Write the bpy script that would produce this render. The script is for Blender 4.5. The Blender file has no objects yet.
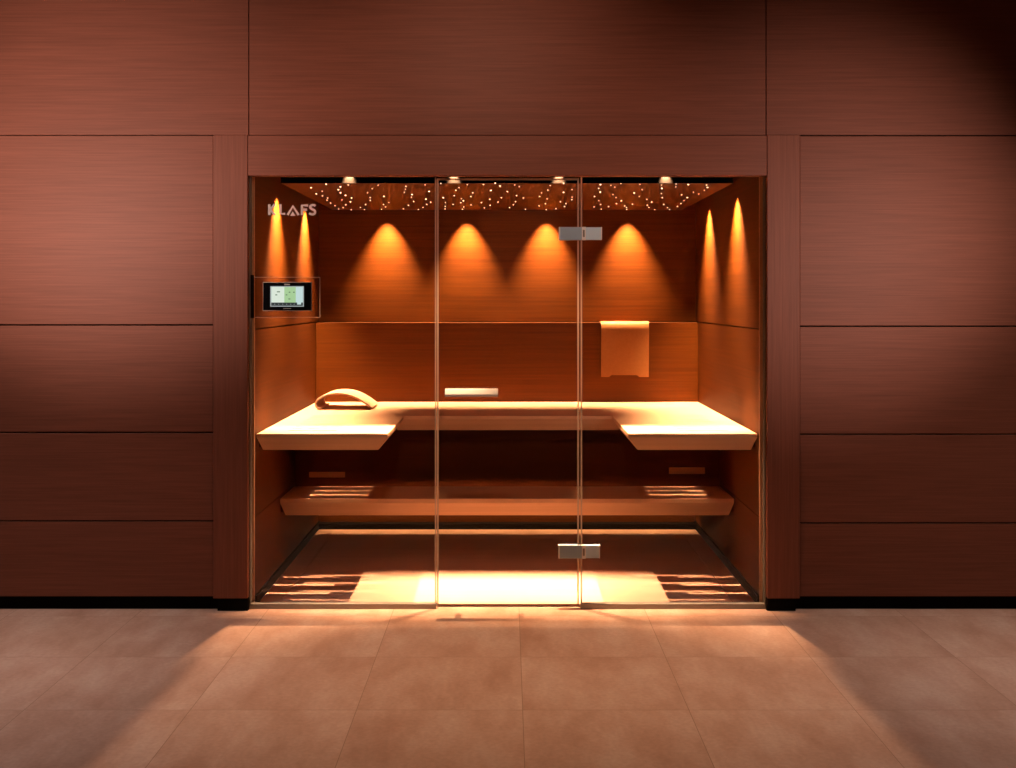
import bpy, bmesh, math, random
from mathutils import Vector, Matrix

random.seed(7)
S = bpy.context.scene
C = S.collection

# ---------------------------------------------------------------- camera
F, PX, PY, CAMZ = 1120.0, 508.0, 300.0, 1.48      # focal length in px, principal point, eye height
cam = bpy.data.objects.new('camera', bpy.data.cameras.new('camera'))
C.objects.link(cam)
cam.location = (0, 0, CAMZ)
cam.rotation_euler = (math.pi / 2, 0, 0)
cam.data.sensor_width = 36.0
cam.data.sensor_fit = 'HORIZONTAL'
cam.data.lens = F / 1016 * 36
cam.data.shift_y = -(384 - PY) / 1016
cam.data.clip_start = 0.05
S.camera = cam

# ---------------------------------------------------------------- world, exposure
w = bpy.data.worlds.new('world'); S.world = w; w.use_nodes = True
bg = w.node_tree.nodes['Background']
bg.inputs[0].default_value = (1.0, 0.62, 0.5, 1); bg.inputs[1].default_value = 0.005
S.view_settings.view_transform = 'Standard'
S.view_settings.look = 'None'
S.view_settings.gamma = 1.0
S.view_settings.use_curve_mapping = False
S.view_settings.exposure = 0.0
S.cycles.max_bounces = 8
S.cycles.diffuse_bounces = 4
S.cycles.transparent_max_bounces = 16
S.cycles.caustics_reflective = False
S.cycles.caustics_refractive = False
S.cycles.sample_clamp_indirect = 4.0

# ---------------------------------------------------------------- lamps of the hall outside the cabin
def area_lamp(name, loc, target, size, size_y, power, color, spread=math.pi):
    l = bpy.data.lights.new(name, 'AREA'); l.shape = 'RECTANGLE'; l.size = size; l.size_y = size_y
    l.energy = power; l.color = color; l.spread = spread
    o = bpy.data.objects.new(name, l); C.objects.link(o); o.location = loc
    o.rotation_euler = (Vector(target) - Vector(loc)).to_track_quat('-Z', 'Y').to_euler()
    return o
HALL = (1.0, 0.68, 0.57)
def spot_lamp(name, loc, target, power, color, angle, blend=1.0, soft=0.08):
    l = bpy.data.lights.new(name, 'SPOT'); l.energy = power; l.color = color
    l.spot_size = math.radians(angle); l.spot_blend = blend; l.shadow_soft_size = soft
    o = bpy.data.objects.new(name, l); C.objects.link(o); o.location = loc
    o.rotation_euler = (Vector(target) - Vector(loc)).to_track_quat('-Z', 'Y').to_euler()
# wall washers: lower left panels, lower right panels, the middle over the portal
spot_lamp('wall_washer', (-2.75, 2.7, 1.9), (-2.0, 5.35, 2.14), 330, HALL, 53)
spot_lamp('wall_washer', (2.5, 2.7, 1.75), (1.55, 5.35, 1.84), 195, HALL, 47)
spot_lamp('wall_washer', (-0.2, 3.0, 3.0), (-0.2, 5.35, 2.22), 94, (1.0, 0.57, 0.40), 62)
# floor lamps of the hall ceiling
area_lamp('hall_lamp', (-2.2, 4.75, 3.05), (-2.2, 4.45, 0), 1.4, 0.3, 12.5, (1.0, 0.80, 0.74), math.radians(80))
area_lamp('hall_lamp', (2.2, 4.75, 3.05), (2.2, 4.40, 0), 1.4, 0.3, 12, (1.0, 0.78, 0.68), math.radians(82))
l = bpy.data.lights.new('added_patch_light', 'SPOT'); l.energy = 425; l.color = (1.0, 0.62, 0.36)  # added spot, throws the slot-shaped patch of light on the floor
l.spot_size = math.radians(72); l.spot_blend = 1.0; l.shadow_soft_size = 0.012
PATCH_LAMP = Vector((0, 4.8, 4.2))
o = bpy.data.objects.new('added_patch_light', l); C.objects.link(o); o.location = PATCH_LAMP
o.rotation_euler = (Vector((0, 5.2, 0)) - PATCH_LAMP).to_track_quat('-Z', 'Y').to_euler()

# colour and power of the cabin's own spotlights (built further down)
CABIN = (1.0, 0.57, 0.30)
P_FRONT, P_BACK, P_SIDE = 960, 380, 640

# ---------------------------------------------------------------- materials
def new_mat(name):
    m = bpy.data.materials.new(name); m.use_nodes = True
    nt = m.node_tree
    return m, nt, nt.nodes['Principled BSDF']

def plain(name, col, rough=0.5, metal=0.0, emit=None, strength=0.0, spec=0.5):
    m, nt, b = new_mat(name)
    b.inputs['Base Color'].default_value = (*col, 1)
    b.inputs['Roughness'].default_value = rough
    b.inputs['Metallic'].default_value = metal
    b.inputs['Specular IOR Level'].default_value = spec
    if emit:
        b.inputs['Emission Color'].default_value = (*emit, 1)
        b.inputs['Emission Strength'].default_value = strength
    return m

def wood(name, dark, light, axis, rough=0.5, fine=90.0, spec=0.25, bump=0.05, plank=None, mixf=0.36):
    """fine straight grain running along `axis`"""
    m, nt, b = new_mat(name)
    N, L = nt.nodes, nt.links
    tc = N.new('ShaderNodeTexCoord')
    mp = N.new('ShaderNodeMapping')
    sc = [fine, fine, fine]; sc['XYZ'.index(axis)] = fine * 0.02
    mp.inputs['Scale'].default_value = sc
    L.new(tc.outputs['Object'], mp.inputs['Vector'])
    n1 = N.new('ShaderNodeTexNoise'); n1.inputs['Scale'].default_value = 1.0
    n1.inputs['Detail'].default_value = 4.0; n1.inputs['Roughness'].default_value = 0.6
    L.new(mp.outputs[0], n1.inputs['Vector'])
    mp2 = N.new('ShaderNodeMapping')
    sc2 = [7.0, 7.0, 7.0]; sc2['XYZ'.index(axis)] = 0.5
    mp2.inputs['Scale'].default_value = sc2
    L.new(tc.outputs['Object'], mp2.inputs['Vector'])
    n2 = N.new('ShaderNodeTexNoise'); n2.inputs['Scale'].default_value = 1.0; n2.inputs['Detail'].default_value = 2.0
    L.new(mp2.outputs[0], n2.inputs['Vector'])
    mx = N.new('ShaderNodeMix'); mx.data_type = 'FLOAT'; mx.inputs[0].default_value = mixf
    L.new(n1.outputs[0], mx.inputs[2]); L.new(n2.outputs[0], mx.inputs[3])
    cr = N.new('ShaderNodeValToRGB')
    cr.color_ramp.elements[0].position = 0.3; cr.color_ramp.elements[0].color = (*dark, 1)
    cr.color_ramp.elements[1].position = 0.7; cr.color_ramp.elements[1].color = (*light, 1)
    L.new(mx.outputs[0], cr.inputs[0])
    col = cr.outputs[0]
    if plank:                                   # joints between planks, every plank[1] m along plank[0]
        sp = N.new('ShaderNodeSeparateXYZ'); L.new(tc.outputs['Object'], sp.inputs[0])
        md = N.new('ShaderNodeMath'); md.operation = 'PINGPONG'; md.inputs[1].default_value = plank[1] / 2
        L.new(sp.outputs['XYZ'.index(plank[0])], md.inputs[0])
        lt = N.new('ShaderNodeMath'); lt.operation = 'LESS_THAN'; lt.inputs[1].default_value = 0.0018
        L.new(md.outputs[0], lt.inputs[0])
        m2 = N.new('ShaderNodeMix'); m2.data_type = 'RGBA'
        L.new(lt.outputs[0], m2.inputs[0]); L.new(col, m2.inputs[6])
        m2.inputs[7].default_value = (dark[0] * .4, dark[1] * .35, dark[2] * .3, 1)
        col = m2.outputs[2]
    L.new(col, b.inputs['Base Color'])
    bp = N.new('ShaderNodeBump'); bp.inputs['Strength'].default_value = bump; bp.inputs['Distance'].default_value = 0.002
    L.new(n1.outputs[0], bp.inputs['Height']); L.new(bp.outputs[0], b.inputs['Normal'])
    b.inputs['Roughness'].default_value = rough
    b.inputs['Specular IOR Level'].default_value = spec
    return m

FD, FL = (0.185, 0.060, 0.034), (0.280, 0.094, 0.055)          # red-brown veneer of the hall wall
M_FAC_X = wood('hall veneer, grain across', FD, FL, 'X', fine=150, mixf=0.26)
M_FAC_Z = wood('hall veneer, grain upright', FD, FL, 'Z', fine=150, mixf=0.26)
ID, IL = (0.058, 0.0135, 0.0007), (0.108, 0.0290, 0.0016)          # veneer inside the cabin
M_IN_X = wood('cabin veneer, grain along x', ID, IL, 'X', rough=0.5, fine=70, spec=0.12)
M_IN_Y = wood('cabin veneer, grain along y', ID, IL, 'Y', rough=0.5, fine=70, spec=0.12)
M_IN_Z = wood('cabin veneer, upright', ID, IL, 'Z', rough=0.5, fine=70, spec=0.12)
M_PALE = wood('pale bench wood', (0.66, 0.395, 0.235), (0.78, 0.49, 0.305), 'X', rough=0.5, fine=55)
M_PALE_Y = wood('pale bench wood, grain along y', (0.66, 0.395, 0.235), (0.78, 0.49, 0.305), 'Y', rough=0.5, fine=55)
M_BENT_SHADED = wood('bent pale wood', (0.38, 0.155, 0.042), (0.46, 0.20, 0.062), 'Y', rough=0.45, fine=60)  # pale wood darkened, shade of the hung rest put into the colour
M_DECK = wood('pale deck wood', (0.64, 0.390, 0.285), (0.76, 0.485, 0.37), 'X', rough=0.5, fine=45)
M_BLACK = plain('black plinth', (0.004, 0.0035, 0.003), 0.7, spec=0.06)
M_DARK = plain('dark recess', (0.012, 0.006, 0.004), 0.8, spec=0.1)
M_STEEL = plain('brushed steel', (0.36, 0.52, 0.66), 0.4, 0.1)
M_STEEL_P = plain('pale steel', (0.62, 0.84, 0.98), 0.4, 0.1)
M_STEEL_L = plain('polished steel', (0.95, 0.97, 0.97), 0.25, 0.0)
M_CHANNEL = plain('grey metal channel', (0.24, 0.22, 0.20), 0.5, 0.2)
M_HANDLE = plain('white satin metal', (0.85, 0.84, 0.82), 0.35, 0.0)
M_BEZEL = plain('black glass bezel', (0.004, 0.004, 0.005), 0.12)
M_ALU = plain('silver rim', (0.62, 0.60, 0.57), 0.3, 0.8)
M_STARS = [plain('star light', (1, .8, .6), 0.5, emit=(1.0, 0.66, 0.40), strength=q_) for q_ in (2.2, 3.5, 5.5)]
M_LENS = plain('lamp lens', (1, .8, .6), 0.5, emit=(1.0, 0.50, 0.16), strength=3.0)
M_LED = plain('led strip', (1, .8, .6), 0.5, emit=(1.0, 0.55, 0.22), strength=26.0)
def see_through(name, tint, gloss, rough=0.0, body=None, body_amt=0.0, back=0.5):
    m = bpy.data.materials.new(name); m.use_nodes = True
    nt = m.node_tree; N, L = nt.nodes, nt.links
    N.remove(N['Principled BSDF'])
    t = N.new('ShaderNodeBsdfTransparent'); t.inputs[0].default_value = (*tint, 1)
    g = N.new('ShaderNodeBsdfGlossy'); g.inputs['Color'].default_value = (1, 1, 1, 1); g.inputs['Roughness'].default_value = rough
    mx = N.new('ShaderNodeMixShader'); mx.inputs[0].default_value = gloss
    L.new(t.outputs[0], mx.inputs[1]); L.new(g.outputs[0], mx.inputs[2])
    out = mx
    if body:
        d = N.new('ShaderNodeBsdfDiffuse'); d.inputs[0].default_value = (*body, 1)
        tl = N.new('ShaderNodeBsdfTranslucent'); tl.inputs[0].default_value = (*body, 1)
        ad = N.new('ShaderNodeMixShader'); ad.inputs[0].default_value = back
        L.new(d.outputs[0], ad.inputs[1]); L.new(tl.outputs[0], ad.inputs[2])
        m2 = N.new('ShaderNodeMixShader'); m2.inputs[0].default_value = body_amt
        L.new(mx.outputs[0], m2.inputs[1]); L.new(ad.outputs[0], m2.inputs[2]); out = m2
    L.new(out.outputs[0], N['Material Output'].inputs['Surface'])
    return m
M_GLASS = see_through('clear glass', (0.985, 0.985, 0.98), 0.025)
M_EDGE = see_through('polished glass edge', (0.95, 0.9, 0.85), 0.06, 0.1, (0.85, 0.74, 0.66), 0.55)
M_LETTER = see_through('frosted lettering', (1, 1, 1), 0.05, 0.4, (0.97, 0.95, 0.95), 0.94, 0.5)
M_PLATE = see_through('clear cover plate', (0.97, 0.95, 0.93), 0.04)

def tile_mat():
    m, nt, b = new_mat('sandstone floor tiles')
    N, L = nt.nodes, nt.links
    tc = N.new('ShaderNodeTexCoord')
    sp = N.new('ShaderNodeSeparateXYZ'); L.new(tc.outputs['Object'], sp.inputs[0])
    def joint(axis, off):
        a = N.new('ShaderNodeMath'); a.operation = 'ADD'; a.inputs[1].default_value = off
        L.new(sp.outputs[axis], a.inputs[0])
        p = N.new('ShaderNodeMath'); p.operation = 'PINGPONG'; p.inputs[1].default_value = 0.3
        L.new(a.outputs[0], p.inputs[0])
        q = N.new('ShaderNodeMath'); q.operation = 'LESS_THAN'; q.inputs[1].default_value = 0.0011
        L.new(p.outputs[0], q.inputs[0])
        f = N.new('ShaderNodeMath'); f.operation = 'MULTIPLY'; f.inputs[1].default_value = 1 / 0.6
        L.new(a.outputs[0], f.inputs[0])
        fl = N.new('ShaderNodeMath'); fl.operation = 'FLOOR'; L.new(f.outputs[0], fl.inputs[0])
        return q.outputs[0], fl.outputs[0]
    jx, ix = joint(0, -0.053); jy, iy = joint(1, -4.643)
    mxj = N.new('ShaderNodeMath'); mxj.operation = 'MAXIMUM'; L.new(jx, mxj.inputs[0]); L.new(jy, mxj.inputs[1])
    # per-tile offset so that the stone's clouds do not run on over the joints
    cb = N.new('ShaderNodeCombineXYZ'); L.new(ix, cb.inputs[0]); L.new(iy, cb.inputs[1])
    wn = N.new('ShaderNodeTexWhiteNoise'); wn.noise_dimensions = '3D'; L.new(cb.outputs[0], wn.inputs['Vector'])
    va = N.new('ShaderNodeVectorMath'); va.operation = 'MULTIPLY_ADD'
    va.inputs[1].default_value = (20, 20, 20)
    L.new(wn.outputs['Color'], va.inputs[0]); L.new(tc.outputs['Object'], va.inputs[2])
    mp = N.new('ShaderNodeMapping'); mp.inputs['Scale'].default_value = (5.5, 2.2, 1); mp.inputs['Rotation'].default_value = (0, 0, 0.25)
    L.new(va.outputs[0], mp.inputs[0])
    n1 = N.new('ShaderNodeTexNoise'); n1.inputs['Scale'].default_value = 1.0; n1.inputs['Detail'].default_value = 7; n1.inputs['Roughness'].default_value = 0.62
    L.new(mp.outputs[0], n1.inputs['Vector'])
    cr = N.new('ShaderNodeValToRGB')
    e = cr.color_ramp.elements
    e[0].position = 0.32; e[0].color = (0.40, 0.225, 0.155, 1)
    e[1].position = 0.68; e[1].color = (0.54, 0.365, 0.285, 1)
    k = e.new(0.5); k.color = (0.47, 0.290, 0.210, 1)
    L.new(n1.outputs[0], cr.inputs[0])
    n2 = N.new('ShaderNodeTexNoise'); n2.inputs['Scale'].default_value = 60; n2.inputs['Detail'].default_value = 3
    L.new(tc.outputs['Object'], n2.inputs['Vector'])
    ov = N.new('ShaderNodeMix'); ov.data_type = 'RGBA'; ov.blend_type = 'OVERLAY'; ov.inputs[0].default_value = 0.18
    L.new(cr.outputs[0], ov.inputs[6]); L.new(n2.outputs[0], ov.inputs[7])
    m2 = N.new('ShaderNodeMix'); m2.data_type = 'RGBA'; L.new(mxj.outputs[0], m2.inputs[0])
    L.new(ov.outputs[2], m2.inputs[6]); m2.inputs[7].default_value = (0.24, 0.13, 0.08, 1)
    L.new(m2.outputs[2], b.inputs['Base Color'])
    b.inputs['Roughness'].default_value = 0.55; b.inputs['Specular IOR Level'].default_value = 0.3
    return m
M_TILE = tile_mat()

# ---------------------------------------------------------------- mesh helpers
def box(bm, x0, x1, y0, y1, z0, z1, mi=0):
    v = [bm.verts.new(p) for p in ((x0, y0, z0), (x1, y0, z0), (x1, y1, z0), (x0, y1, z0),
                                   (x0, y0, z1), (x1, y0, z1), (x1, y1, z1), (x0, y1, z1))]
    for f in ((3, 2, 1, 0), (4, 5, 6, 7), (0, 1, 5, 4), (1, 2, 6, 5), (2, 3, 7, 6), (3, 0, 4, 7)):
        bm.faces.new([v[i] for i in f]).material_index = mi
    return v

def loft(bm, a, b):
    """closed solid between two equal-length 3-D loops"""
    va = [bm.verts.new(p) for p in a]; vb = [bm.verts.new(p) for p in b]; n = len(a)
    bm.faces.new(va[::-1]); bm.faces.new(vb)
    for i in range(n):
        bm.faces.new((va[i], va[(i + 1) % n], vb[(i + 1) % n], vb[i]))

def extrude(bm, poly, axis, lo, hi):
    """2-D polygon (in the other two axes, in order) extruded along axis"""
    def p3(p, t):
        return {'X': (t, p[0], p[1]), 'Y': (p[0], t, p[1]), 'Z': (p[0], p[1], t)}[axis]
    loft(bm, [p3(p, lo) for p in poly], [p3(p, hi) for p in poly])

def cyl(bm, c, r, h, axis='Z', seg=24, r2=None):
    r2 = r if r2 is None else r2
    A, B = [], []
    for i in range(seg):
        t = 2 * math.pi * i / seg; u, v = math.cos(t), math.sin(t)
        for lst, rr, off in ((A, r, 0), (B, r2, h)):
            q = {'Z': (u * rr, v * rr, off), 'Y': (u * rr, off, v * rr), 'X': (off, u * rr, v * rr)}[axis]
            lst.append((c[0] + q[0], c[1] + q[1], c[2] + q[2]))
    loft(bm, A, B)

def link(name, bm, mats, parent=None, bevel=0.0, smooth=False, seg=2):
    bmesh.ops.recalc_face_normals(bm, faces=bm.faces)
    off = Vector(parent.get('_w', (0, 0, 0))) if parent else Vector()
    if off.length: bmesh.ops.translate(bm, verts=bm.verts, vec=-off)
    me = bpy.data.meshes.new(name); bm.to_mesh(me); bm.free()
    if not isinstance(mats, (list, tuple)): mats = [mats]
    for m in mats: me.materials.append(m)
    if smooth:
        for p in me.polygons: p.use_smooth = True
    o = bpy.data.objects.new(name, me); C.objects.link(o)
    if parent:
        o.parent = parent
        o['_w'] = tuple(off)
    if bevel:
        md = o.modifiers.new('bevel', 'BEVEL'); md.width = bevel; md.segments = seg; md.limit_method = 'ANGLE'; md.angle_limit = math.radians(40)
    return o

def thing(name, label, cat, loc, group=None):
    o = bpy.data.objects.new(name, None); C.objects.link(o); o.location = loc; o.empty_display_size = 0.05
    o['_w'] = tuple(loc)
    tag(o, label, cat, group)
    return o
def tag(o, label, cat, group=None):
    o['label'] = label; o['category'] = cat
    if group: o['group'] = group
    return o
def structure(name, bm, mats, **k):
    o = link(name, bm, mats, **k); o['kind'] = 'structure'
    return o
BM = bmesh.new
def X(px, Y): return (px - PX) / F * Y
def Z(py, Y): return CAMZ - (py - PY) / F * Y

# ================================================================ SETTING: hall
YF = 5.33                      # front face of the portal
b = BM(); box(b, -4.2, 4.2, -1.2, 5.40, -0.06, 0.0); structure('floor', b, M_TILE)

# added unseen ceiling, its slot cut to shape the light patch on the floor
zc = 3.15
def ap(x, y):
    t = (PATCH_LAMP.z - zc) / PATCH_LAMP.z
    return PATCH_LAMP.x + (x - PATCH_LAMP.x) * t, PATCH_LAMP.y + (y - PATCH_LAMP.y) * t
q = [ap(-1.237, 5.125), ap(1.237, 5.125), ap(1.39, 2.6), ap(-1.39, 2.6)]
O = [(-4.2, 5.40), (4.2, 5.40), (4.2, -1.2), (-4.2, -1.2)]
b = BM()
for i in range(4):
    j = (i + 1) % 4
    extrude(b, [O[i], O[j], q[j], q[i]], 'Z', zc, zc + 0.012)
structure('ceiling', b, plain('light blocker paint', (0.30, 0.24, 0.20), 0.8))

gap = 0.0035
def panel_stack(x0, x1, zs, y0, y1):
    b = BM()
    for za, zb in zip(zs[:-1], zs[1:]):
        box(b, x0, x1, y0, y1, za + gap, zb - gap)
    return b
YW = 5.352
zs_l = [Z(597, 5.352), Z(521, YW), Z(432.5, YW), Z(325, YW), Z(135, YW)]
zs_r = [Z(597, 5.352), Z(523, YW), Z(434.3, YW), Z(326.3, YW), Z(135.5, YW)]
XL0, XL1, XR0, XR1 = X(213, YF), X(247.5, YF), X(767.3, YF), X(800, YF)
structure('wall_front_left', panel_stack(-3.9, XL0 - 0.006, zs_l, YW, YW + 0.02), M_FAC_X, bevel=0.0015)
structure('wall_front_right', panel_stack(XR1 + 0.006, 3.9, zs_r, YW, YW + 0.02), M_FAC_X, bevel=0.0015)
z_top = Z(135, YF)
b = BM()
for x0, x1 in ((-3.9, XL1), (XL1, XR0), (XR0, 3.9)):
    box(b, x0 + 0.002, x1 - 0.002, YW + 0.004, YW + 0.03, z_top + 0.004, 3.15)
structure('wall_front_upper', b, M_FAC_X, bevel=0.0015)
b = BM(); box(b, XL0, XL1, YF, 5.44, Z(598.5, YF), z_top); structure('trim_1', b, M_FAC_Z, bevel=0.002)
b = BM(); box(b, XR0, XR1, YF, 5.44, Z(598.5, YF), z_top); structure('trim_2', b, M_FAC_Z, bevel=0.002)
z_head = Z(175.5, YF)
b = BM(); box(b, XL1 + .002, XR0 - .002, YF, 5.40, z_head, z_top - 0.002); structure('trim_3', b, M_FAC_X, bevel=0.002)
# dark core behind the joints
b = BM()
box(b, -3.9, XL0, YW + 0.021, YW + 0.06, 0.0, z_top); box(b, XR1, 3.9, YW + 0.021, YW + 0.06, 0.0, z_top)
box(b, -3.9, 3.9, YW + 0.031, YW + 0.06, z_top, 3.15)
structure('wall_front_core', b, M_DARK)
b = BM(); box(b, -3.9, XL0 + .02, 5.368, 5.40, 0, Z(597, YW) - .002); box(b, XL0 + .02, XL1, YF + 0.003, 5.44, 0, Z(598.5, YF) - .001)
structure('baseboard_left', b, M_BLACK)
b = BM(); box(b, XR1 - .02, 3.9, 5.368, 5.40, 0, Z(597, YW) - .002); box(b, XR0, XR1 - .02, YF + 0.003, 5.44, 0, Z(598.5, YF) - .001)
structure('baseboard_right', b, M_BLACK)

# ================================================================ SETTING: cabin
WL, WR = -1.224, 1.214         # inner faces of the side walls
Y0, YB = 5.41, 7.24            # cabin front and back
ZR = 2.20                      # real ceiling behind the star panel
zg = Z(322, 7.13)              # joint between upper and lower wall panels, ledge height
b = BM(); box(b, WL - .03, WR + .03, 5.405, YB + .06, -0.06, 0.0); structure('floor_cabin', b, M_DARK)
for nm, x, s in (('wall_left', WL, -1), ('wall_right', WR, 1)):
    b = BM()
    for z0, z1, ins in ((0.0, 0.43, 0.0), (0.43, zg, 0.0), (zg, ZR, 0.001)):
        xa, xb = x - s * ins, x + s * 0.025
        box(b, min(xa, xb), max(xa, xb), Y0, YB + .03, z0 + .002, z1 - .002)
    structure(nm, b, M_IN_Y, bevel=0.0015)
b = BM(); box(b, WL - .06, WL - .026, Y0 + .03, YB + .06, 0, ZR + .05); box(b, WR + .026, WR + .06, Y0 + .03, YB + .06, 0, ZR + .05)
box(b, WL - .06, WR + .06, YB + .031, YB + .06, 0, ZR + .05)
structure('wall_cabin_shell', b, M_DARK)
b = BM(); box(b, WL, WR, YB, YB + .03, 0, zg - .002); box(b, WL, WR, YB - 0.002, YB + .03, zg + .002, ZR)
structure('wall_back', b, M_IN_X)
b = BM(); box(b, WL - .06, WR + .06, 5.40, YB + .06, ZR, ZR + .04); structure('ceiling_cabin', b, M_DARK)
b = BM(); box(b, WL, WL + .012, Y0, YB, 0, .052); box(b, WR - .012, WR, Y0, YB, 0, .052); box(b, WL + .012, WR - .012, 7.168, YB, 0, .045)
structure('baseboard_cabin', b, M_BLACK)
# upright battens closing the wall ends behind the glass
for i, (x, s) in enumerate(((WL, 1), (WR, -1))):
    b = BM(); xa, xb = x - s * .02, x + s * .001
    box(b, min(xa, xb), max(xa, xb), 5.398, 5.415, 0.0, ZR)
    structure('trim_%d' % (4 + i), b, M_PALE_Y, bevel=0.002)
# metal channels round the glass
b = BM()
xc0, xc1 = XL1, XR0
xj0, xj1 = X(437.3, 5.38), X(579.5, 5.38)
box(b, xc0, xj0 - .004, 5.362, 5.398, 0.0, Z(604, 5.362)); box(b, xj1 + .004, xc1, 5.362, 5.398, 0.0, Z(604, 5.362))
box(b, xc0, xc0 + .007, 5.362, 5.396, 0.02, z_head); box(b, xc1 - .007, xc1, 5.362, 5.396, 0.02, z_head)
structure('trim_6', b, M_CHANNEL, bevel=0.001)

# ================================================================ floor deck
t = thing('slatted_floor_deck', 'pale wooden floor deck filling the sauna floor under the benches', 'floor deck', (0, 6.3, 0))
b = BM(); xi0, xi1, yi0, yi1 = WL + .12, WR - .12, Y0 + .03, 6.87
box(b, xi0 + .003, xi1 - .003, yi0 + .003, yi1 - .003, 0.0, 0.012); link('deck_field', b, M_DECK, t)
b = BM()
box(b, WL + .014, xi0, Y0 + .005, 7.166, 0.0, 0.012); box(b, xi1, WR - .014, Y0 + .005, 7.166, 0.0, 0.012)
box(b, xi0, xi1, yi1, 7.166, 0.0, 0.012); box(b, xi0, xi1, Y0 + .005, yi0, 0.0, 0.012)
link('deck_border', b, M_DECK, t, bevel=0.001)

# ================================================================ benches
ZB = 0.832
SLOT_Y = [5.555 + .1 * i for i in range(11)]
SX0, SX1, SW = 0.85, 1.09, 0.014
def slotted_top(bm, xcuts, ycuts, keep, z0, z1):
    for xa, xb in zip(xcuts[:-1], xcuts[1:]):
        for ya, yb in zip(ycuts[:-1], ycuts[1:]):
            if keep((xa + xb) / 2, (ya + yb) / 2):
                box(bm, xa, xb, ya, yb, z0, z1)
    bmesh.ops.remove_doubles(bm, verts=bm.verts, dist=1e-5)
    # drop inner walls shared by two cells
    seen = {}
    for f in bm.faces: seen.setdefault(tuple(sorted(v.index for v in f.verts)), []).append(f)
    bm.verts.index_update()
    seen = {}
    for f in list(bm.faces): seen.setdefault(tuple(sorted(v.index for v in f.verts)), []).append(f)
    kill = [f for fs in seen.values() if len(fs) > 1 for f in fs]
    bmesh.ops.delete(bm, geom=kill, context='FACES')

XI = 0.583                     # inner edge of the wings
YU0, YU1, YU2 = 5.42, 6.25, 7.125
t = thing('upper_bench', 'pale wooden U-shaped upper bench with two wings reaching towards the glass front', 'bench', (0, 6.6, ZB - .09))
bl, br = WL + .008, WR - .008
sl_y = [y for y in SLOT_Y if y < 6.3]
def in_slot(x, y):
    return SX0 < abs(x) < SX1 and any(abs(y - s) < SW / 2 for s in sl_y)
xc = [bl, -SX1, -SX0, -XI, XI, SX0, SX1, br]
yc = sorted([YU0, YU1, YU2] + [s - SW / 2 for s in sl_y] + [s + SW / 2 for s in sl_y])
b = BM()
slotted_top(b, xc, yc, lambda x, y: not in_slot(x, y) and (y > YU1 or abs(x) > XI), ZB - .016, ZB)
link('seat', b, M_PALE, t)
def fascia(bm, top_line, inset, z0, z1, thick):
    """undercut boards: top_line = [(x, y)], inset = [(dx, dy)] of the lower edge, thickness inwards along thick"""
    n = len(top_line)
    rings = []
    for (x, y), (dx, dy), (tx, ty) in zip(top_line, inset, thick):
        rings.append([bm.verts.new(p) for p in ((x, y, z1), (x + dx, y + dy, z0), (x + dx + tx, y + dy + ty, z0), (x + tx, y + ty, z1))])
    for a, c in zip(rings[:-1], rings[1:]):
        for i in range(4):
            bm.faces.new((a[i], a[(i + 1) % 4], c[(i + 1) % 4], c[i]))
    bm.faces.new(rings[0]); bm.faces.new(rings[-1][::-1])
T = .02
zt, zb_ = ZB - .0165, ZB - .084
for nm, line, ins, th in (
    ('fascia', [(bl, YU1 + .01), (bl, YU0), (-XI, YU0), (-XI, YU1)],
     [(.02, .05), (.02, .05), (-.05, .05), (-.05, .05)], [(T, 0), (T, T), (-T, T), (-T, T)]),
    ('fascia', [(-XI - .04, YU1), (XI + .04, YU1)], [(0, .05), (0, .05)], [(0, T), (0, T)]),
    ('fascia', [(XI, YU1), (XI, YU0), (br, YU0), (br, YU1 + .01)],
     [(.05, .05), (.05, .05), (-.02, .05), (-.02, .05)], [(T, T), (T, T), (-T, T), (-T, 0)])):
    b = BM(); fascia(b, line, ins, zb_, zt, th); link(nm, b, M_PALE, t)
for x0, x1, y0, y1 in ((WL, WL + .03, YU0 + .09, YU2), (WR - .03, WR, YU0 + .09, YU2), (WL + .03, WR - .03, YU2 - .03, YU2)):
    b = BM(); box(b, x0, x1, y0, y1, ZB - .075, ZB - .0165); link('support_batten', b, M_IN_Y, t)

ZL = 0.42
t = thing('lower_bench', 'straight lower wooden bench running from wall to wall below the upper bench', 'bench', (0, 6.15, ZL - .096))
YL0, YL1 = 5.97, 6.37
b = BM(); extrude(b, [(bl + .001, YL0), (br - .001, YL0), (br - .001, YL1), (bl + .001, YL1)], 'Z', ZL - .022, ZL); link('seat', b, M_PALE, t)
b = BM(); fascia(b, [(bl + .001, YL1), (bl + .001, YL0), (br - .001, YL0), (br - .001, YL1)],
                 [(.02, 0), (.02, .045), (-.02, .045), (-.02, 0)], ZL - .096, ZL - .0225, [(T, 0), (T, T), (-T, T), (-T, 0)])
link('fascia', b, M_PALE, t)
for x0, x1 in ((WL, WL + .03), (WR - .03, WR)):
    b = BM(); box(b, x0, x1, YL0 + .06, YL1, ZL - .08, ZL - .0225); link('support_batten', b, M_IN_Y, t)

# backrest boarding on the back wall; its top edge is the ledge
YLG = 7.13
b = BM(); box(b, WL + .002, WR - .002, YLG, YB - .001, ZB - .06, zg - .003)
structure('wall_back_ledge', b, M_IN_X, bevel=0.003)

# panel closing the space under the upper bench, behind the lower one
YP = 6.43
b = BM(); box(b, WL + .002, WR - .002, YP, YP + .02, .40, ZB - .076)
structure('wall_back_panel', b, M_IN_X)

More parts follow.
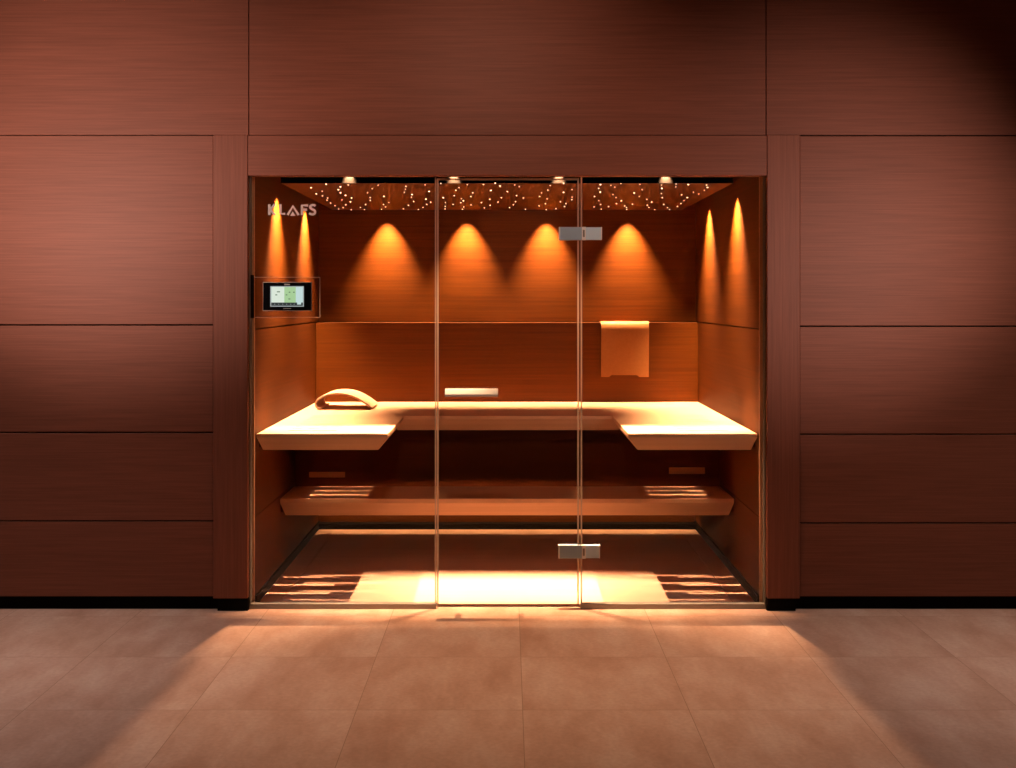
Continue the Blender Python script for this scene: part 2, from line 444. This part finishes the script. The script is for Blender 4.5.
# pale plates for lit patches low on that panel: light put into the colour
for nm, lab, xa, xb, ya, yb in (
    ('light_patch_plate', 'small vent plate on the dark panel under the left wing of the bench', 309, 345, 472, 477.5),
    ('light_patch_plate', 'small vent plate on the dark panel under the right wing of the bench', 669, 705, 467.5, 474)):
    YV = YP - .005
    b = BM(); box(b, X(xa, YV), X(xb, YV), YV, YP, Z(yb, YV), Z(ya, YV))
    tag(link(nm, b, M_PALE, bevel=.002), lab, 'light-patch', 'vent plates under the upper bench')

# shielded light strip along the foot of the back wall
t = thing('light_trough', 'shielded light strip along the foot of the sauna back wall', 'light strip', (0, 7.18, 0.06))
b = BM(); box(b, WL + .002, WR - .002, 7.112, 7.124, .122, .20); box(b, WL + .002, WR - .002, 7.124, YB, .19, .20); link('shield', b, M_IN_X, t)
b = BM(); box(b, WL + .02, WR - .02, 7.172, 7.190, .178, .189); link('light_strip', b, M_LED, t)

# ================================================================ bentwood rests
def ribbon(pts, thick):
    """closed outline of a strip of given thickness following pts (2-D)"""
    up, dn = [], []
    for i, p in enumerate(pts):
        a = Vector(pts[max(0, i - 1)]); c = Vector(pts[min(len(pts) - 1, i + 1)])
        d = (c - a).normalized(); n = Vector((-d.y, d.x)) * thick / 2
        up.append(tuple(Vector(p) + n)); dn.append(tuple(Vector(p) - n))
    return up + dn[::-1]
def smooth_pts(ctrl, k=8):
    out = []
    P = [ctrl[0]] + list(ctrl) + [ctrl[-1]]
    for i in range(1, len(P) - 2):
        p0, p1, p2, p3 = (Vector(p) for p in P[i - 1:i + 3])
        for s in range(k):
            u = s / k
            out.append(tuple(0.5 * ((2 * p1) + (-p0 + p2) * u + (2 * p0 - 5 * p1 + 4 * p2 - p3) * u * u + (-p0 + 3 * p1 - 3 * p2 + p3) * u ** 3)))
    out.append(tuple(ctrl[-1]))
    return out
def strip_solid(bm, outline, axis, lo, hi):
    n = len(outline) // 2
    def p3(p, t): return (p[0], t, p[1]) if axis == 'Y' else (t, p[0], p[1])
    A = [bm.verts.new(p3(p, lo)) for p in outline]; B = [bm.verts.new(p3(p, hi)) for p in outline]
    m = len(outline)
    for i in range(m): bm.faces.new((A[i], A[(i + 1) % m], B[(i + 1) % m], B[i]))
    for i in range(n - 1):
        j = m - 1 - i
        bm.faces.new((A[i], A[i + 1], A[j - 1], A[j])); bm.faces.new((B[j], B[j - 1], B[i + 1], B[i]))
YH = 6.60
hx = lambda px: X(px, YH)
hz = lambda py: ZB + (409.7 - py) * YH / F + .0055
prof = smooth_pts([(hx(321.5), hz(409.3)), (hx(317.5), hz(408.8)), (hx(315.6), hz(405.2)), (hx(317), hz(401.4)), (hx(322), hz(397.6)),
                   (hx(331), hz(395.0)), (hx(342), hz(394.6)), (hx(353), hz(397.3)), (hx(363), hz(402.6)), (hx(372), hz(409.0))])
t = thing('bentwood_headrest', 'curved pale bentwood headrest standing on the left wing of the upper bench', 'headrest', (hx(345), YH + .15, ZB))
b = BM(); strip_solid(b, ribbon(prof, .011), 'Y', YH, YH + .30); o = link('curved_strip', b, M_PALE_Y, t, bevel=.002)
b = BM(); bx, bz = prof[-3]; box(b, bx - .010, bx + .004, YH - .0008, YH + .0005, bz - .002, bz + .002); link('maker_mark', b, M_DARK, t)

# the same kind of rest hung over the ledge
xa, xb = X(601.3, 7.10), X(649, 7.10)
zbt = Z(377, 7.11)
ctrl = [(7.236, zg + .0008), (7.19, zg + .0008), (7.150, zg + .0008), (7.131, zg + .0006), (7.113, zg - .007), (7.102, zg - .028), (7.099, zg - .065), (7.103, zg - .14), (7.109, zg - .24), (7.115, zbt)]
sp = smooth_pts(ctrl, 6)
t = thing('bentwood_back_support', 'pale wooden bentwood strip with notched lower edge hung over the ledge right of the door', 'backrest', ((xa + xb) / 2, 7.11, zbt))
b = BM()
ncol = [xa, xa + .050, xa + .066, xb - .076, xb - .060, xb]
lift = [0, 0, .013, .013, 0, 0]
th = .006
grid = []
for ci, x in enumerate(ncol):
    rows_o, rows_i = [], []
    for i, p in enumerate(sp):
        a = Vector(sp[max(0, i - 1)]); c = Vector(sp[min(len(sp) - 1, i + 1)]); d = (c - a).normalized()
        n = Vector((d.y, -d.x)) * th / 2
        z_extra = lift[ci] if i == len(sp) - 1 else 0
        rows_o.append(b.verts.new((x, p[0] + n.x, p[1] + n.y + z_extra))); rows_i.append(b.verts.new((x, p[0] - n.x, p[1] - n.y + z_extra)))
    grid.append((rows_o, rows_i))
for (ao, ai), (co, ci_) in zip(grid[:-1], grid[1:]):
    for i in range(len(sp) - 1):
        b.faces.new((ao[i], ao[i + 1], co[i + 1], co[i])); b.faces.new((ai[i], ci_[i], ci_[i + 1], ai[i + 1]))
    b.faces.new((ao[0], co[0], ci_[0], ai[0])); b.faces.new((ao[-1], ai[-1], ci_[-1], co[-1]))
for o_, i_ in (grid[0], grid[-1]):
    for i in range(len(sp) - 1): b.faces.new((o_[i], i_[i], i_[i + 1], o_[i + 1]))
link('curved_strip', b, M_BENT_SHADED, t, smooth=False)
b = BM(); cx = X(625, 7.11); box(b, cx - .014, cx + .014, 7.1105, 7.117, Z(369.4, 7.11), Z(368.3, 7.11)); link('maker_mark', b, M_DARK, t)

# ================================================================ star ceiling
ZS = 2.052
YS0, YS1 = 5.490, 7.121
XS0, XS1 = -1.114, 1.104
t = thing('star_ceiling_panel', 'dark wooden ceiling panel dotted with tiny star lights', 'ceiling panel', (0, 6.3, ZS + .03))
b = BM(); box(b, XS0, XS1, YS0, YS1, ZS, ZS + .03); link('panel', b, M_IN_X, t, bevel=.001)
b = BM(); box(b, XS0, XS1, YS0 - .003, YS0 - .0002, ZS, ZS + .03); link('front_edge', b, plain('edge darkened against glow', (0.0012, 0.0010, 0.0009), 0.9, spec=0.0), t)  # near-black strip: unlit face and dimmed lamp glow put into the colour
b = BM()
for x, y in ((-.9, 5.7), (.9, 5.7), (-.9, 6.9), (.9, 6.9)): cyl(b, (x, y, ZS + .03), .01, ZR - ZS - .03, seg=10)
link('hanger', b, M_DARK, t)
raw = [(300, 16.93, [(442,152),(188,210),(375,270),(275,315),(380,347),(468,385),(457,422),(519,470),(592,518),(655,572),(685,195),(650,245),(818,163),(685,295),(770,340),(873,385),(710,417),(853,450),(775,500),(730,550),(868,585)]),
 (360, 12.7, [(230,125),(155,170),(97,222),(130,285),(130,318),(72,372),(5,410),(57,437),(303,267),(366,345),(298,372),(325,402),(272,432),(583,140),(577,178),(563,215),(660,245),(653,278),(680,333),(615,382),(551,427),(827,120),(877,205),(837,303),(897,342),(848,370),(800,410),(743,435)]),
 (436, 12.7, [(62,105),(92,285),(120,347),(118,395),(116,428),(292,157),(252,190),(231,260),(216,370),(315,348),(348,325),(323,298),(352,402),(335,432),(398,118),(466,223),(442,270),(444,377),(602,117),(576,347),(614,415),(698,192),(683,305),(688,382),(752,102),(813,136),(830,285),(788,340),(906,207)]),
 (510, 12.7, [(60,122),(118,143),(83,258),(170,288),(70,335),(44,375),(-6,411),(196,432),(510,130),(480,187),(400,223),(375,270),(472,300),(450,362),(370,390),(460,437),(584,425),(680,105),(680,217),(640,337),(710,360),(692,398),(787,182),(788,277),(785,310)]),
 (578, 12.7, [(285,118),(262,167),(283,213),(210,270),(265,323),(286,372),(204,403),(296,430),(418,128),(467,150),(545,106),(444,246),(483,283),(550,325),(488,360),(388,400),(592,390),(616,411),(618,436),(691,367),(785,115),(814,184),(713,225),(779,270),(874,305),(880,380),(901,410),(935,340),(975,438)]),
 (650, 12.7, [(147,122),(150,165),(145,233),(156,285),(174,370),(223,412),(249,436),(332,110),(327,147),(486,117),(402,248),(475,284),(432,322),(392,360),(348,395),(718,123),(730,155),(690,190),(620,238),(552,215)])]
stars = []
for x0, s, pts in raw:
    for px, py in pts:
        u, v = x0 + px / s, 175 + py / s
        Ys = (ZS - CAMZ) * F / (300 - v)
        if Ys < YS1 - .01: stars.append((X(u, Ys), Ys))
stars.sort(key=lambda p: p[1])
def star_bm(bm, x, y, r):
    cyl(bm, (x, y, ZS - .0035), r * .55, .0045, seg=8, r2=r)
def star_part(x, y):
    b = BM(); k = random.choice((0, 0, 1, 1, 2)); star_bm(b, x, y, (.0032, .0038, .0046)[k]); link('star_light', b, M_STARS[k], t)
for x, y in stars[:100]: star_part(x, y)
b = BM()
for x, y in stars[100:]: star_bm(b, x, y, .0040)
o = link('star_light_field', b, M_STARS[1], t); o['kind'] = 'stuff'

# ================================================================ cabin spotlights
def spotlight(loc, label, group, power, size, tilt=(0, 0), rad=.026, blend=1.0, soft=.005):
    t = thing('ceiling_spotlight', label, 'spotlight', loc, group)
    x, y, z = loc
    b = BM(); cyl(b, (x, y, z + .002), rad, ZR - z - .002, seg=20); link('housing', b, M_CHANNEL, t)
    b = BM(); cyl(b, (x, y, z - .004), rad * .78, .006, seg=20, r2=rad * .8); link('lens', b, M_LENS, t)
    l = bpy.data.lights.new('spot_beam', 'SPOT'); l.energy = power; l.color = CABIN; l.spot_size = math.radians(size); l.spot_blend = blend
    l.shadow_soft_size = soft
    o = bpy.data.objects.new('spot_beam', l); C.objects.link(o); o.parent = t; o.location = (0, 0, -.006); o.rotation_euler = (tilt[0], tilt[1], 0)
ordn = ['leftmost', 'second from left', 'third from left', 'rightmost']
SPX = [-.778, -.265, .248, .772]
for i, x in enumerate(SPX):
    spotlight((x, 5.469, 2.136), '%s of the four small spotlights just behind the glass front' % ordn[i], 'spotlights behind the glass', P_FRONT, 54, rad=.016, tilt=(math.radians(14), 0))
for i, x in enumerate(SPX):
    spotlight((x, 7.150, 2.100), '%s of the four spotlights washing the sauna back wall' % ordn[i], 'spotlights along the back wall', P_BACK, 63, tilt=(math.radians(6), 0))
for side, x in (('left', WL + .085), ('right', WR - .085)):
    for k, y in (('front', 5.925), ('rear', 6.745)):
        spotlight((x, y, 2.105), '%s of the two spotlights washing the %s side wall of the sauna' % (k, side), 'spotlights along the %s side wall' % side, P_SIDE, 76, rad=.022, soft=.012, tilt=(0, math.radians(11 if side == 'left' else -11)))

# ================================================================ glass front
YG = 5.376
GT = .008
zt_ = z_head - .004
def pane(b, x0, x1, z0, z1): box(b, x0, x1, YG, YG + GT, z0, z1)
def stroke(bm, pts, wd, y0, y1):
    o = ribbon(pts, wd); strip_solid(bm, o, 'Y', y0, y1)

tL = thing('glass_panel', 'fixed glass pane on the left carrying the lettering and the control display', 'glass pane', ((xc0 + xj0) / 2, YG, 0), 'fixed glass panes of the sauna front')
b = BM(); pane(b, xc0 + .004, xj0 - .006, .010, zt_); link('pane', b, M_GLASS, tL)
b = BM(); box(b, xj0 - .0115, xj0 - .0055, YG - .0005, YG + GT + .0005, .010, zt_); link('polished_edge', b, M_EDGE, tL)
# lettering
def lx(u): return X(250 + u / 12.7, YG)
def lz(v): return Z(190 + v / 12.7, YG)
def letter(pts, wd=.0115):
    return [(lx(u), lz(v)) for u, v in pts], wd
strokes = {'K': [[(246, 182), (246, 318)], [(318, 182), (256, 250), (318, 318)]],
           'L': [[(388, 182), (388, 302), (448, 302)]],
           'A': [[(478, 318), (546, 205), (618, 318)]],
           'F': [[(660, 318), (660, 196), (738, 196)], [(660, 250), (726, 250)]]}
b = BM()
for ch, ss in strokes.items():
    for s in ss: stroke(b, [(lx(u), lz(v)) for u, v in s], .0115, YG - .0025, YG - .0004)
S_ctrl = [(832, 203), (812, 192), (788, 193), (768, 207), (768, 228), (790, 244), (815, 256), (828, 276), (820, 300), (795, 310), (770, 305), (752, 294)]
stroke(b, smooth_pts([(lx(u), lz(v)) for u, v in S_ctrl], 4), .0110, YG - .0025, YG - .0004)
extrude(b, [(lx(510), lz(328)), (lx(578), lz(328)), (lx(544), lz(274))], 'Y', YG - .0025, YG - .0004)
link('lettering', b, M_LETTER, tL)

tR = thing('glass_panel', 'fixed glass pane right of the glass door', 'glass pane', ((xc1 + xj1) / 2, YG, 0), 'fixed glass panes of the sauna front')
b = BM(); pane(b, xj1 + .006, xc1 - .004, .010, zt_); link('pane', b, M_GLASS, tR)
b = BM(); box(b, xj1 + .0055, xj1 + .0125, YG - .0005, YG + GT + .0005, .010, zt_); link('polished_edge', b, M_EDGE, tR)

tD = thing('glass_door', 'frameless clear glass door with steel hinges and horizontal bar handle', 'door', ((xj0 + xj1) / 2, YG, 0))
b = BM(); pane(b, xj0 + .003, xj1 - .003, .006, zt_ - .004); link('pane', b, M_GLASS, tD)
b = BM(); box(b, xj0 - .0025, xj0 + .0065, YG - .0005, YG + GT + .0005, .006, zt_ - .004); link('polished_edge', b, M_EDGE, tD)
b = BM(); box(b, xj1 - .0105, xj1 - .0025, YG - .0005, YG + GT + .0005, .006, zt_ - .004); link('polished_edge', b, M_EDGE, tD)
b = BM(); box(b, xj0 + .007, xj1 - .011, YG - .0005, YG + GT + .0005, zt_ - .013, zt_ - .004); link('polished_edge', b, M_EDGE, tD)
# handle
YH_ = 5.322
h0, h1 = X(445, YH_), X(498, YH_)
zh = Z(392.7, YH_)
b = BM()
extrude(b, [(YH_ - .012, zh - .019), (YH_ + .012, zh - .019), (YH_ + .012, zh + .019), (YH_ + .004, zh + .019), (YH_ - .012, zh - .007)], 'X', h0, h1)
hd = link('handle', b, M_HANDLE, tD, bevel=.002)
for f in (.2, .8):
    b = BM(); cyl(b, (h0 + (h1 - h0) * f, YH_ + .010, zh), .008, YG - YH_ - .011, 'Y', 16); link('standoff', b, M_STEEL, hd)
# hinges
for (x0, xm, x1, y0, y1), mat in (((559, 583, 602, 227, 240), M_STEEL), ((558.5, 583, 600, 545.5, 558.5), M_STEEL)):
    Yh = YG - .012
    z0, z1 = Z(y1, Yh), Z(y0, Yh)
    b = BM(); box(b, X(x0 + 1.2, Yh), X(xm - 1, Yh), Yh, YG + GT + .012, z0, z1)
    hg = link('hinge', b, mat, tD, bevel=.001)
    b = BM(); box(b, X(xm + 3, Yh), X(x1 - 1, Yh), Yh + .001, YG + GT + .011, z0 + .001, z1 - .001); hl = link('hinge_leaf', b, M_STEEL_P, tR, bevel=.001)
    b = BM(); box(b, X(x0, Yh), X(x0 + 1.2, Yh), Yh - .0005, YG + GT + .012, z0, z1); link('end_cap', b, M_STEEL_L, hg)
    b = BM(); box(b, X(x1 - 1, Yh), X(x1, Yh), Yh, YG + GT + .012, z0, z1); link('end_cap', b, M_STEEL_L, hl)
    xk = X(xm + .8, Yh); b = BM(); wk = X(xm + 3, Yh) - X(xm - 1, Yh)
    box(b, xk - wk / 2, xk + wk / 2, Yh - .004, YG + GT + .012, z0 - .0005, z1 + .0005)
    box(b, xk - wk * .25, xk + wk * .2, Yh - .0046, Yh - .0041, z0 + .014, z1 - .014, 1)
    link('knuckle', b, [M_STEEL_L, M_CHANNEL], hg)

# ================================================================ control display
YC = YG - .014
tC = thing('control_display', 'black touch display with lit white and green screen at the left edge of the glass', 'control panel', (X(287, YC), YC, Z(311, YC)))
b = BM(); box(b, X(254.5, YG), X(320, YG), YG - .0075, YG - .0005, Z(317.3, YG), Z(277.3, YG)); link('cover_plate', b, M_PLATE, tC)
b = BM()
for y in (277.3, 317.3): box(b, X(254.5, YG), X(320, YG), YG - .008, YG - .0004, Z(y, YG) - .0014, Z(y, YG) + .0014)
box(b, X(319.9, YG), X(320.15, YG), YG - .008, YG - .0004, Z(317.3, YG), Z(277.3, YG))
link('plate_edge', b, M_EDGE, tC)
b = BM(); box(b, X(250.3, YG), X(254.3, YG), YG - .012, YG - .0004, Z(318, YG), Z(275, YG)); link('side_bracket', b, M_DARK, tC, bevel=.001)
dx0, dx1, dz0, dz1 = X(263.3, YC), X(311.3, YC), Z(310.3, YC), Z(282.6, YC)
b = BM(); box(b, dx0 - .003, dx1 + .003, YC + .001, YG - .0078, dz0 - .003, dz1 + .003); link('silver_rim', b, M_ALU, tC, bevel=.001)
b = BM(); box(b, dx0, dx1, YC - .004, YC + .0008, dz0, dz1); bz_ = link('bezel', b, M_BEZEL, tC, bevel=.001)
sx0, sx1, sz0, sz1 = X(270.5, YC), X(304, YC), Z(306.6, YC), Z(286.2, YC)
def scr(n, c, s): return plain(n, (0, 0, 0), .3, emit=c, strength=s)
scr_m = [scr('screen white', (.80, .92, .78), .85), scr('screen green', (.52, .82, .42), .72), scr('screen blue white', (.66, .86, .84), .8),
         scr('screen dark bar', (.02, .03, .03), 1.0), scr('screen frame grey', (.45, .5, .5), .8), scr('screen mark', (.15, .25, .15), .8)]
b = BM(); sw, sh = sx1 - sx0, sz1 - sz0
def srect(u0, u1, v0, v1, mi, lay=0):
    box(b, sx0 + sw * u0, sx0 + sw * u1, YC - .0046 - .0004 * lay, YC - .0041, sz0 + sh * v0, sz0 + sh * v1, mi)
srect(0, 1, 0, 1, 4)
srect(.03, .42, .20, .96, 0, 1); srect(.42, .76, .20, .96, 1, 1); srect(.76, .97, .20, .96, 2, 1); srect(.03, .97, .04, .20, 3, 1)
srect(.80, .92, .10, .26, 2, 2)
for u, v, a in ((.15, .55, .06), (.20, .70, .09), (.46, .55, .05), (.55, .68, .05), (.68, .68, .05), (.54, .35, .06)):
    srect(u, u + a, v, v + .05, 5, 2)
for u in (.12, .24, .36, .48, .60, .70): srect(u, u + .022, .10, .14, 4, 2)
link('screen', b, scr_m, bz_)
b = BM(); box(b, X(284.5, YC), X(290, YC), YC - .0048, YC - .0041, Z(285.2, YC), Z(283.9, YC)); link('maker_mark', b, M_ALU, bz_)
b = BM(); box(b, X(283.5, YC), X(291, YC), YC - .0048, YC - .0041, Z(308.8, YC), Z(308.2, YC))
link('maker_mark', b, M_ALU, bz_)
for o in list(bpy.data.objects):
    if '_w' in o: del o['_w']
